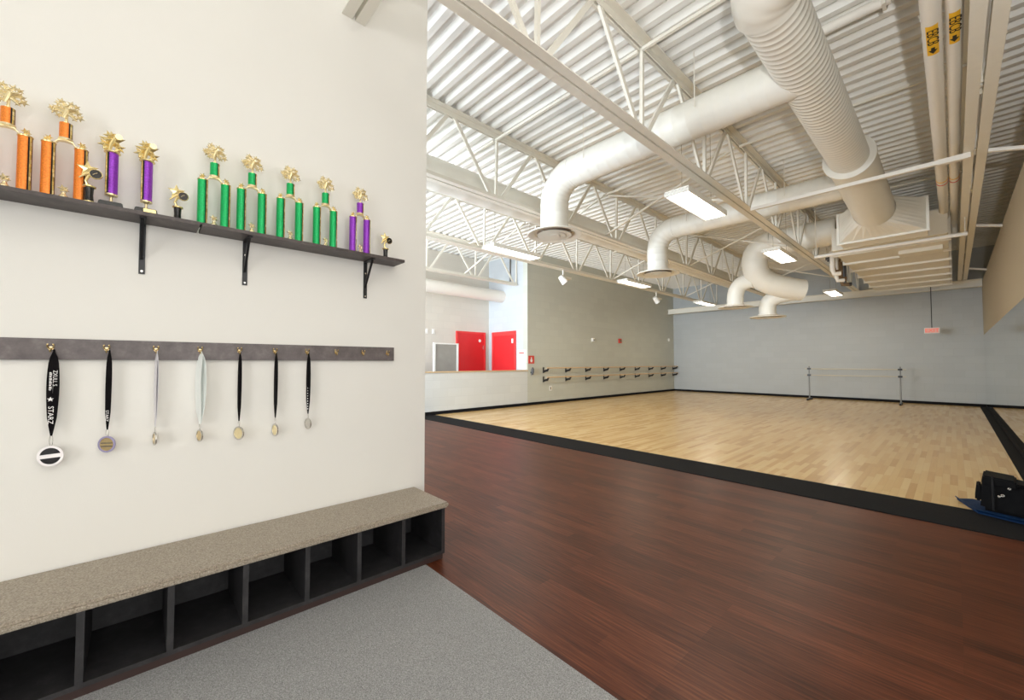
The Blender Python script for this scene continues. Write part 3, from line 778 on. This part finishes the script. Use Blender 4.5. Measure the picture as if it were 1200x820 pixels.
def two_col(color, dy=.053, hscale=1., sa=.5):
    r = thing('trophy', 'x', 'trophy', (0, 0, 0), 'two-column trophies')
    MB().box(-.036, -dy-.03, 0, .036, dy+.03, .012).build('base', 'blackgloss', r, bevel=.002)
    zc = .262*hscale
    for s in (-1, 1):
        t = MB(); hexcol(t, 0, s*dy, .012, zc, .0235, 20)
        c = t.build('column', color, r, True)
        stripe(c, s*dy, .013, zc-.001, .0235, sa)
        t = MB(); t.lathe([(.025, 0), (.026, .004), (.022, .008), (.006, .011)], (0, s*dy, zc), 18)
        t.star((0, s*dy, zc+.028), .017, .005, rot=.3*s); t.tube([(0, s*dy, zc+.008), (0, s*dy, zc+.02)], .003, 6)
        t.star((.004, s*dy+s*.009, zc+.02), .012, .004, rot=.9)
        t.build('finial', 'gold', r, True)
    t = MB()
    pts = [(0, -dy+.012, zc-.006), (0, -dy+.022, zc+.014), (0, -.022, zc+.026), (0, 0, zc+.030), (0, .022, zc+.026), (0, dy-.022, zc+.014), (0, dy-.012, zc-.006)]
    for a, b_ in zip(pts, pts[1:]): t.bar(a, b_, .026, .006, (1, 0, 0)) if False else t.hull8([(-.013, a[1], a[2]-.003), (.013, a[1], a[2]-.003), (.013, b_[1], b_[2]-.003), (-.013, b_[1], b_[2]-.003), (-.013, a[1], a[2]+.003), (.013, a[1], a[2]+.003), (.013, b_[1], b_[2]+.003), (-.013, b_[1], b_[2]+.003)])
    t.lathe([(.024, .030), (.026, .035), (.0235, .040)], (0, 0, zc), 18)
    t.build('bridge', 'palegold', r)
    t = MB(); hexcol(t, 0, 0, zc+.040, zc+.112, .0225, 20); c = t.build('upper_column', color, r, True)
    stripe(c, 0, zc+.041, zc+.111, .0225, sa)
    t = MB(); starburst(t, 0, 0, zc+.112, .052); t.build('star_figure', 'palegold', r, True)
    t = MB(); cupfigure(t, .014, 0, .012, 1.3); t.build('small_figure', 'palegold', r, True)
    return r
def single_col(plate):
    r = thing('trophy', 'x', 'trophy', (0, 0, 0), 'single-column purple trophies')
    t = MB(); t.hull8([(-.040, -.048, 0), (.040, -.048, 0), (.040, .048, 0), (-.040, .048, 0), (-.034, -.042, .034), (.034, -.042, .034), (.034, .042, .034), (-.034, .042, .034)])
    bs = t.build('base', 'blackgloss', r, bevel=.003)
    if plate: MB().hull8([(.0390, -.010, .008), (.0397, -.010, .008), (.0397, .040, .008), (.0390, .040, .008), (.0353, -.010, .030), (.0360, -.010, .030), (.0360, .038, .030), (.0353, .038, .030)]).build('name_plate', 'gold', bs)
    MB().lathe([(.014, .034), (.006, .04), (.006, .062), (.012, .068), (.0245, .07), (.0245, .078)], (0, 0, 0), 16).build('stem', 'palegold', r, True)
    t = MB(); hexcol(t, 0, 0, .078, .284, .0235, 20); c = t.build('column', 'purple', r, True)
    stripe(c, 0, .079, .283, .0235, -1.25)
    t = MB(); t.lathe([(.026, .284), (.032, .288), (.032, .292), (.010, .298)], (0, 0, 0), 16)
    t.star((0, 0, .35), .052, .014, rot=.15); t.star((.008, -.028, .325), .030, .009, rot=.6); t.star((.008, .024, .32), .028, .009, rot=.1); t.star((.008, -.012, .372), .026, .009, rot=.4); t.ball((.006, -.024, .305), .012, seg=8); t.ball((.006, .018, .304), .012, seg=8)
    t.tube([(.012, -.01, .30), (.014, -.004, .33), (.012, .006, .36), (.008, .020, .385)], [.006, .009, .007, .004], 8)
    t.tube([(.012, -.030, .345), (.014, -.004, .352), (.012, .03, .37)], .0035, 6); t.ball((.012, .01, .378), .008, seg=8)
    f = t.build('star_figure', 'gold', r, True)
    t = MB(); t.lathe([(.014, 0), (.014, .004)], (.016, .022, .372), 16, Matrix.Rotation(PI/2, 3, 'Y')); t.build('round_insert', 'palegold', f)
    return r
def statuette():
    r = thing('trophy', 'x', 'trophy', (0, 0, 0), 'small star statuettes')
    t = MB(); t.lathe([(.024, 0), (.024, .006), (.017, .010)], (0, 0, 0), 16); t.lathe([(.017, .072), (.024, .076), (.024, .082), (.008, .086)], (0, 0, 0), 16)
    t.build('rim', 'gold', r, True)
    t = MB(); t.lathe([(.017, .010), (.015, .04), (.017, .072)], (0, 0, 0), 16); c = t.build('cup', 'blackgloss', r, True)
    t = MB()
    t.tube([(0, -.004, .084), (.003, -.012, .105), (.002, -.004, .128), (0, .010, .14)], [.006, .005, .007, .005], 8)
    t.star((0, -.006, .165), .040, .008, rot=.05)
    t.tube([(0, -.035, .115), (0, -.012, .14), (0, .010, .150)], [.003, .006, .006], 8)
    f = t.build('star_figure', 'gold', r, True)
    t = MB(); t.lathe([(.022, -.003), (.024, 0), (.024, .006), (.022, .008)], (.008, .022, .142), 20, Matrix.Rotation(PI/2, 3, 'Y')); t.build('medallion_rim', 'gold', f, True)
    t = MB(); t.lathe([(.021, 0), (.021, .010)], (.008, .022, .142), 20, Matrix.Rotation(PI/2, 3, 'Y')); t.build('round_insert', 'blackgloss', f, True)
    t = MB(); t.tube([(.0185, .012, .136), (.0185, .019, .143), (.0185, .028, .148)], .0015, 6); t.build('insert_emblem', 'palegold', f, True)
    return r
o1 = two_col('orange'); o1.location = (PX, -.455, ZTOP); o1['label'] = 'orange two-column trophy cut off by the frame at the shelf start'
dup(o1, (PX, -.278, ZTOP), 'orange two-column trophy shown whole, beside a small star statuette')
g1 = two_col('green', .0535); g1.location = (PX, .301, ZTOP); g1['label'] = 'tallest green two-column trophy, standing over the gap between the shelf boards'
for y, l in ((.486, 'green two-column trophy above the middle bracket, second of the green row'), (.695, 'green two-column trophy between two green ones, third of the green row'), (.910, 'last green two-column trophy, next to the purple two-column one')):
    dup(g1, (PX, y, ZTOP), l)
v1 = two_col('purple', .050, .985); v1.location = (PX, 1.147, ZTOP); v1['label'] = 'purple two-column trophy above the last shelf bracket'
p1 = single_col(False); p1.location = (PX, -.118, ZTOP); p1['label'] = 'purple single-column trophy with plain black base, nearest the orange trophies'
p2 = single_col(True); p2.location = (PX, .013, ZTOP); p2['label'] = 'purple single-column trophy with gold plate on its black base'
s1 = statuette(); s1.location = (PX, .141, ZTOP); s1['label'] = 'small star statuette on black cup between purple and green trophies'
dup(s1, (PX, 1.342, ZTOP), 'small star statuette alone at the free end of the shelf')
dup(s1, (PX+.05, -.192, ZTOP), 'small star statuette standing in front of an orange column')

# ------------------------------------------------------------------ barres on the block wall
BYS = [10.03+1.16*i for i in range(9)]
for nm, z, l in (('upper', 1.215, 'upper wooden ballet bar on black wall brackets'), ('lower', .905, 'lower wooden ballet bar on black wall brackets')):
    r = thing('wall_barre', l, 'ballet bar', (XL, 14.6, z), 'wall ballet bars')
    MB().cyl((XL+.22, BYS[0]-.05, z), (XL+.22, BYS[-1]+.05, z), .022, 14).build('bar', 'barwood', r, True, world=True)
    for y in BYS:
        t = MB()
        t.box(XL+.001, y-.03, z-.17, XL+.012, y+.03, z+.02)
        t.hull8([(XL+.012, y-.022, z-.16), (XL+.012, y+.022, z-.16), (XL+.012, y+.022, z-.09), (XL+.012, y-.022, z-.09), (XL+.17, y-.022, z-.11), (XL+.17, y+.022, z-.11), (XL+.14, y+.022, z-.055), (XL+.14, y-.022, z-.055)])
        t.hull8([(XL+.12, y-.022, z-.12), (XL+.19, y-.022, z-.12), (XL+.19, y+.022, z-.12), (XL+.12, y+.022, z-.12), (XL+.205, y-.022, z-.018), (XL+.25, y-.022, z-.018), (XL+.25, y+.022, z-.018), (XL+.205, y+.022, z-.018)])
        t.build('bracket', 'blackmetal', r, world=True)
# free-standing barre
r = thing('portable_barre', 'free-standing double ballet bar in front of the back wall', 'ballet bar', (-2.45, 18.4, .012))
for x in (-3.66, -1.20):
    MB().cyl((x, 18.4, .05), (x, 18.4, 1.26), .021, 14).build('post', 'postgrey', r, True, world=True)
    t = MB(); t.bar((x, 18.06, .05), (x, 18.74, .05), .05, .05); t.cyl((x-.025, 18.08, .04), (x+.025, 18.08, .04), .028, 12); t.cyl((x-.025, 18.72, .04), (x+.025, 18.72, .04), .028, 12)
    t.build('foot', 'blackmetal', r, world=True)
    t = MB()
    for z in (1.165, .93): t.box(x-.055, 18.36, z-.03, x+.055, 18.44, z+.03)
    t.build('clamp', 'blackmetal', r, bevel=.005, world=True)
for z in (1.165, .93): MB().cyl((-3.78, 18.39, z), (-1.06, 18.39, z), .015, 14).build('bar', 'barpale', r, True, world=True)

# ------------------------------------------------------------------ exit sign
e = thing('exit_sign', 'red and white exit sign hanging on a thin rod', 'sign', (-.45, 18.55, 2.33))
MB().box(-.62, 18.52, 2.325, -.28, 18.58, 2.50).build('sign_body', 'white', e, bevel=.004, world=True)
MB().box(-.605, 18.516, 2.337, -.295, 18.52, 2.488).build('sign_face', 'exitlit', e, world=True)
t = MB(); text_mesh('EXIT', .155, basis((-.45, 18.514, 2.412), (1, 0, 0), (0, 0, 1)), t, .002, 1.0); t.build('sign_letters', 'exitred', e, world=True)
MB().cyl((-.45, 18.55, 2.5), (-.45, 18.55, DZ), .010, 8).build('rod', 'blackmetal', e, world=True)

# ------------------------------------------------------------------ small things on the walls
s = thing('extinguisher_sign', 'small red sign with a white symbol at the block wall end', 'sign', (XL, 9.45, 1.33))
MB().box(XL, 9.32, 1.36, XL+.01, 9.58, 1.62).build('sign_panel', 'signred', s, world=True)
t = MB(); t.cyl((XL+.01, 9.45, 1.46), (XL+.0115, 9.45, 1.46), .055, 16); t.box(XL+.01, 9.425, 1.49, XL+.0115, 9.475, 1.57); t.build('sign_symbol', 'paper', s, world=True)
s = thing('fire_extinguisher', 'small grey cylinder extinguisher hung below the red sign', 'fire extinguisher', (XL, 9.45, .90))
MB().lathe([(.035, .99), (.04, 1.0), (.04, 1.17), (.025, 1.2), (.014, 1.215)], (XL+.06, 9.45, 0), 18).build('cylinder', 'darkgrey', s, True, world=True)
t = MB(); t.box(XL+.04, 9.43, 1.21, XL+.08, 9.47, 1.235); t.tube([(XL+.07, 9.45, 1.225), (XL+.115, 9.455, 1.19), (XL+.115, 9.46, 1.06)], .008, 8); t.build('valve', 'darkgrey', s, world=True)
MB().box(XL, 9.40, 1.05, XL+.022, 9.50, 1.10).build('wall_bracket', 'nickel', s, world=True)
n = thing('wall_notice', 'white paper notice beside the right-hand red door', 'notice', (-9.62, YC, 1.2))
MB().box(-9.80, YC-.012, 1.18, -9.43, YC-.001, 1.82).build('sheet', 'paper', n, world=True)
MB().box(-9.73, YC-.014, 1.69, -9.5, YC-.012, 1.73).build('heading', 'signred', n, world=True)
s = thing('strobe_light', 'small white strobe box on the block wall above the ballet bars', 'alarm', (XL, 12.8, 2.2))
MB().box(XL, 12.72, 2.2, XL+.05, 12.86, 2.33).build('strobe_body', 'white', s, bevel=.006, world=True)
MB().box(XL+.05, 12.75, 2.22, XL+.075, 12.83, 2.29).build('strobe_lens', 'nickel', s, bevel=.01, world=True)
s = thing('fire_alarm', 'small dark red fire alarm on the block wall', 'alarm', (XL, 14.65, 2.22))
MB().box(XL, 14.55, 2.2, XL+.04, 14.75, 2.38).build('alarm_body', 'signred', s, bevel=.006, world=True)
MB().lathe([(.05, 0), (.05, .02), (.03, .03)], (XL+.04, 14.66, 2.29), 16, Matrix.Rotation(PI/2, 3, 'Y')).build('alarm_grille', 'insul', s, True, world=True)
o = MB().box(XL+.001, 18.85, 2.42, XL+.05, 18.98, 2.56).build('wall_sensor', 'white', None, bevel=.01)
tag(o, 'pale sensor box on the block wall near the far corner', 'sensor')
s = thing('wall_outlet', 'white outlet plate low on the block wall under the ballet bars', 'outlet', (XL, 10.38, .45))
MB().box(XL+.001, 10.32, .44, XL+.012, 10.44, .60).build('outlet_plate', 'white', s, bevel=.003, world=True)
MB().box(XL+.012, 10.355, .47, XL+.015, 10.405, .565).build('sockets', 'nickel', s, world=True)
for y, l in ((6.72, 'white switch plate on the beige alcove wall, farther from the red door'), (6.97, 'white switch plate on the beige alcove wall, nearer the red door')):
    s = thing('light_switch', l, 'light switch', (XA, y, 2.34), 'alcove switches')
    MB().box(XA+.001, y-.05, 2.32, XA+.012, y+.05, 2.48).build('switch_plate', 'white', s, bevel=.003, world=True)
    MB().box(XA+.012, y-.015, 2.37, XA+.02, y+.015, 2.43).build('toggle', 'white', s, world=True)
# board standing in the alcove
b = thing('display_board', 'grey board in a pale frame standing behind the half wall', 'board', (-10.5, 6.9, 0))
MB().box(-10.52, 6.53, .75, -10.49, 7.30, 1.95).build('panel', 'greyboard', b, world=True)
t = MB().box(-10.53, 6.47, .7, -10.47, 6.53, 1.99).box(-10.53, 7.30, .7, -10.47, 7.36, 1.99).box(-10.53, 6.53, 1.95, -10.47, 7.30, 1.99).box(-10.53, 6.53, .7, -10.47, 7.30, .75)
t.build('frame', 'white', b, world=True)
for y in (6.5, 7.33):
    MB().box(-10.52, y-.02, 0.04, -10.48, y+.02, .7).build('leg', 'white', b, world=True)
    MB().box(-10.75, y-.02, 0, -10.25, y+.02, .04).build('foot', 'white', b, world=True)
# spot speakers on the joist
for y, z, l in ((8.62, 3.62, 'white spot fixture below the joist before the block wall'), (13.83, 3.60, 'smaller far spot fixture below the same joist, beyond the block wall alarm')):
    s = thing('spot_fixture', l, 'spotlight', (JX[3], y, z), 'spot fixtures')
    MB().cyl((JX[3], y, z+.12), (JX[3], y, ZB), .018, 10).build('stem', 'steel', s, world=True)
    MB().cyl((JX[3]-.02, y-.10, z+.16), (JX[3]+.05, y+.03, z-.02), .075, 18, .10).build('head', 'white', s, True, world=True)
    MB().box(JX[3]-.06, y+.04, z+.10, JX[3]+.06, y+.3, z+.16).build('ballast_box', 'steel', s, world=True)
o = MB().tube([(-10.15, YC-.03, 4.15), (-10.15, YC-.03, DZ)], .03, 10).build('conduit', 'postgrey', None, True)
tag(o, 'short grey conduit high in the alcove corner', 'conduit')

# ------------------------------------------------------------------ bag on the floor
t = MB()
P = [(-.01, 6.12), (.12, 5.70), (.36, 5.60), (.60, 5.56), (.60, 5.72), (.30, 6.10), (.10, 6.22)]
t.prism([(x, y, .0155) for x, y in P], (0, 0, .012))
t2 = [(-.01, 6.12), (.12, 5.70), (.36, 5.60), (.60, 5.56)]
for (ax, ay), (bx_, by) in zip(t2, t2[1:]):
    t.hull8([(ax, ay, .0275), (bx_, by, .0275), (bx_, by+.03, .0275), (ax+.01, ay+.03, .0275), (ax-.015, ay-.02, .052), (bx_-.015, by-.02, .052), (bx_-.01, by, .052), (ax-.01, ay, .052)])
tag(t.build('plastic_tray', 'blue'), 'blue plastic tray lying under the black bag', 'tray')
b = thing('gear_bag', 'black gear bag with buckles at the edge of the maple floor', 'bag', (.37, 5.9, .03))
t = MB()
t.hull8([(.135, 5.80, .03), (.60, 5.66, .03), (.62, 6.05, .03), (.16, 6.20, .03), (.15, 5.84, .325), (.60, 5.72, .285), (.62, 6.0, .285), (.17, 6.14, .335)])
t.build('bag_body', 'bagcloth', b, True, bevel=.03, world=True)
t = MB(); t.hull8([(.145, 5.81, .27), (.36, 5.745, .27), (.38, 6.1, .27), (.165, 6.16, .27), (.155, 5.83, .345), (.35, 5.77, .338), (.37, 6.07, .338), (.175, 6.14, .348)])
t.build('bag_flap', 'bagcloth', b, True, bevel=.012, world=True)
t = MB(); t.hull8([(.105, 5.86, .10), (.15, 5.84, .10), (.15, 6.1, .10), (.11, 6.1, .10), (.12, 5.88, .25), (.15, 5.86, .25), (.15, 6.08, .25), (.125, 6.08, .25)])
t.build('side_pocket', 'bagcloth', b, True, bevel=.012, world=True)
for x in (.215, .42):
    yb_ = 5.80-(x-.135)*.30
    MB().tube([(x, yb_-.010, .05), (x, yb_-.006, .18), (x, yb_+.012, .30), (x, yb_+.05, .345-(x-.2)*.2)], .008, 8).build('strap', 'strap', b, True, world=True)
t = MB()
for (x, z, r_) in ((.27, .20, .010), (.25, .185, .007), (.45, .15, .014), (.47, .12, .012), (.44, .11, .010), (.49, .17, .012), (.43, .18, .009), (.31, .27, .008)):
    yy = 5.80-(x-.135)*.30-.004
    t.tube(arc((x, yy, z), r_, 0, 2*PI, (1, -.3, 0), (0, 0, 1), 10)[:-1], .003, 6, closed=True)
    t.box(x-r_, yy-.006, z-.003, x+r_, yy, z+.003)
t.build('buckle', 'nickel', b, True, world=True)

# ------------------------------------------------------------------ light
w = bpy.data.worlds.new('World'); SC.world = w; w.use_nodes = True
w.node_tree.nodes['Background'].inputs[0].default_value = (.82, .90, 1., 1); w.node_tree.nodes['Background'].inputs[1].default_value = 1.0
def area(name, loc, direction, sx, sy, power, col, spread=180):
    l = bpy.data.lights.new(name, 'AREA'); l.shape = 'RECTANGLE'; l.size = sx; l.size_y = sy; l.energy = power; l.color = col; l.spread = math.radians(spread)
    o = bpy.data.objects.new(name, l); COL.objects.link(o); o.location = loc
    o.rotation_euler = Vector(direction).to_track_quat('-Z', 'Z').to_euler()
    return o
area('hall_window_daylight', (-7.5, -1.5, 2.4), (-.12, 1, .20), 6.0, 3.6, 480, (.84, .93, 1.))
area('hall_window_focus', (-7.5, -1.45, 2.4), (-.22, 1, .16), 6.0, 3.6, 320, (.84, .93, 1.), 85)  # added narrow-beam second source, favours the barre wall side
area('front_window_fill', (2.25, -5.4, 1.95), (-.1, 1, .05), 2.6, 3.1, 130, (1., .98, .95))  # unseen source, placed so the back wall dims towards the mirror
area('lobby_window_fill', (4.1, .1, 1.95), (-1, 0.1, .0), 4.1, 3.1, 108, (1., .96, .90))  # unseen source, added to brighten the cream partition
area('photo_flash', (.47, -.25, 1.72), (.55, .40, .73), .11, .11, 240, (1., .985, .95))
for x, y, z, _ in lamps:
    area('lamp_glow', (x, y, z-.06), (0, 0, -1), .3, 1.25, 22, (1., .90, .72))

# ------------------------------------------------------------------ camera
cam = bpy.data.cameras.new('Camera'); cam.sensor_width = 36; cam.sensor_fit = 'HORIZONTAL'; cam.lens = 476/1200*36; cam.clip_start = .05; cam.clip_end = 100
co = bpy.data.objects.new('Camera', cam); COL.objects.link(co); co.location = (0, 0, 1.4)
co.rotation_euler = (math.radians(90+1.75), 0, math.radians(47.4))
SC.camera = co
SC.view_settings.view_transform = 'Standard'; SC.view_settings.look = 'None'; SC.view_settings.gamma = 1; SC.view_settings.use_curve_mapping = False
SC.view_settings.exposure = 0.0
SC.cycles.use_denoising = True
SC.cycles.max_bounces = 10; SC.cycles.diffuse_bounces = 6
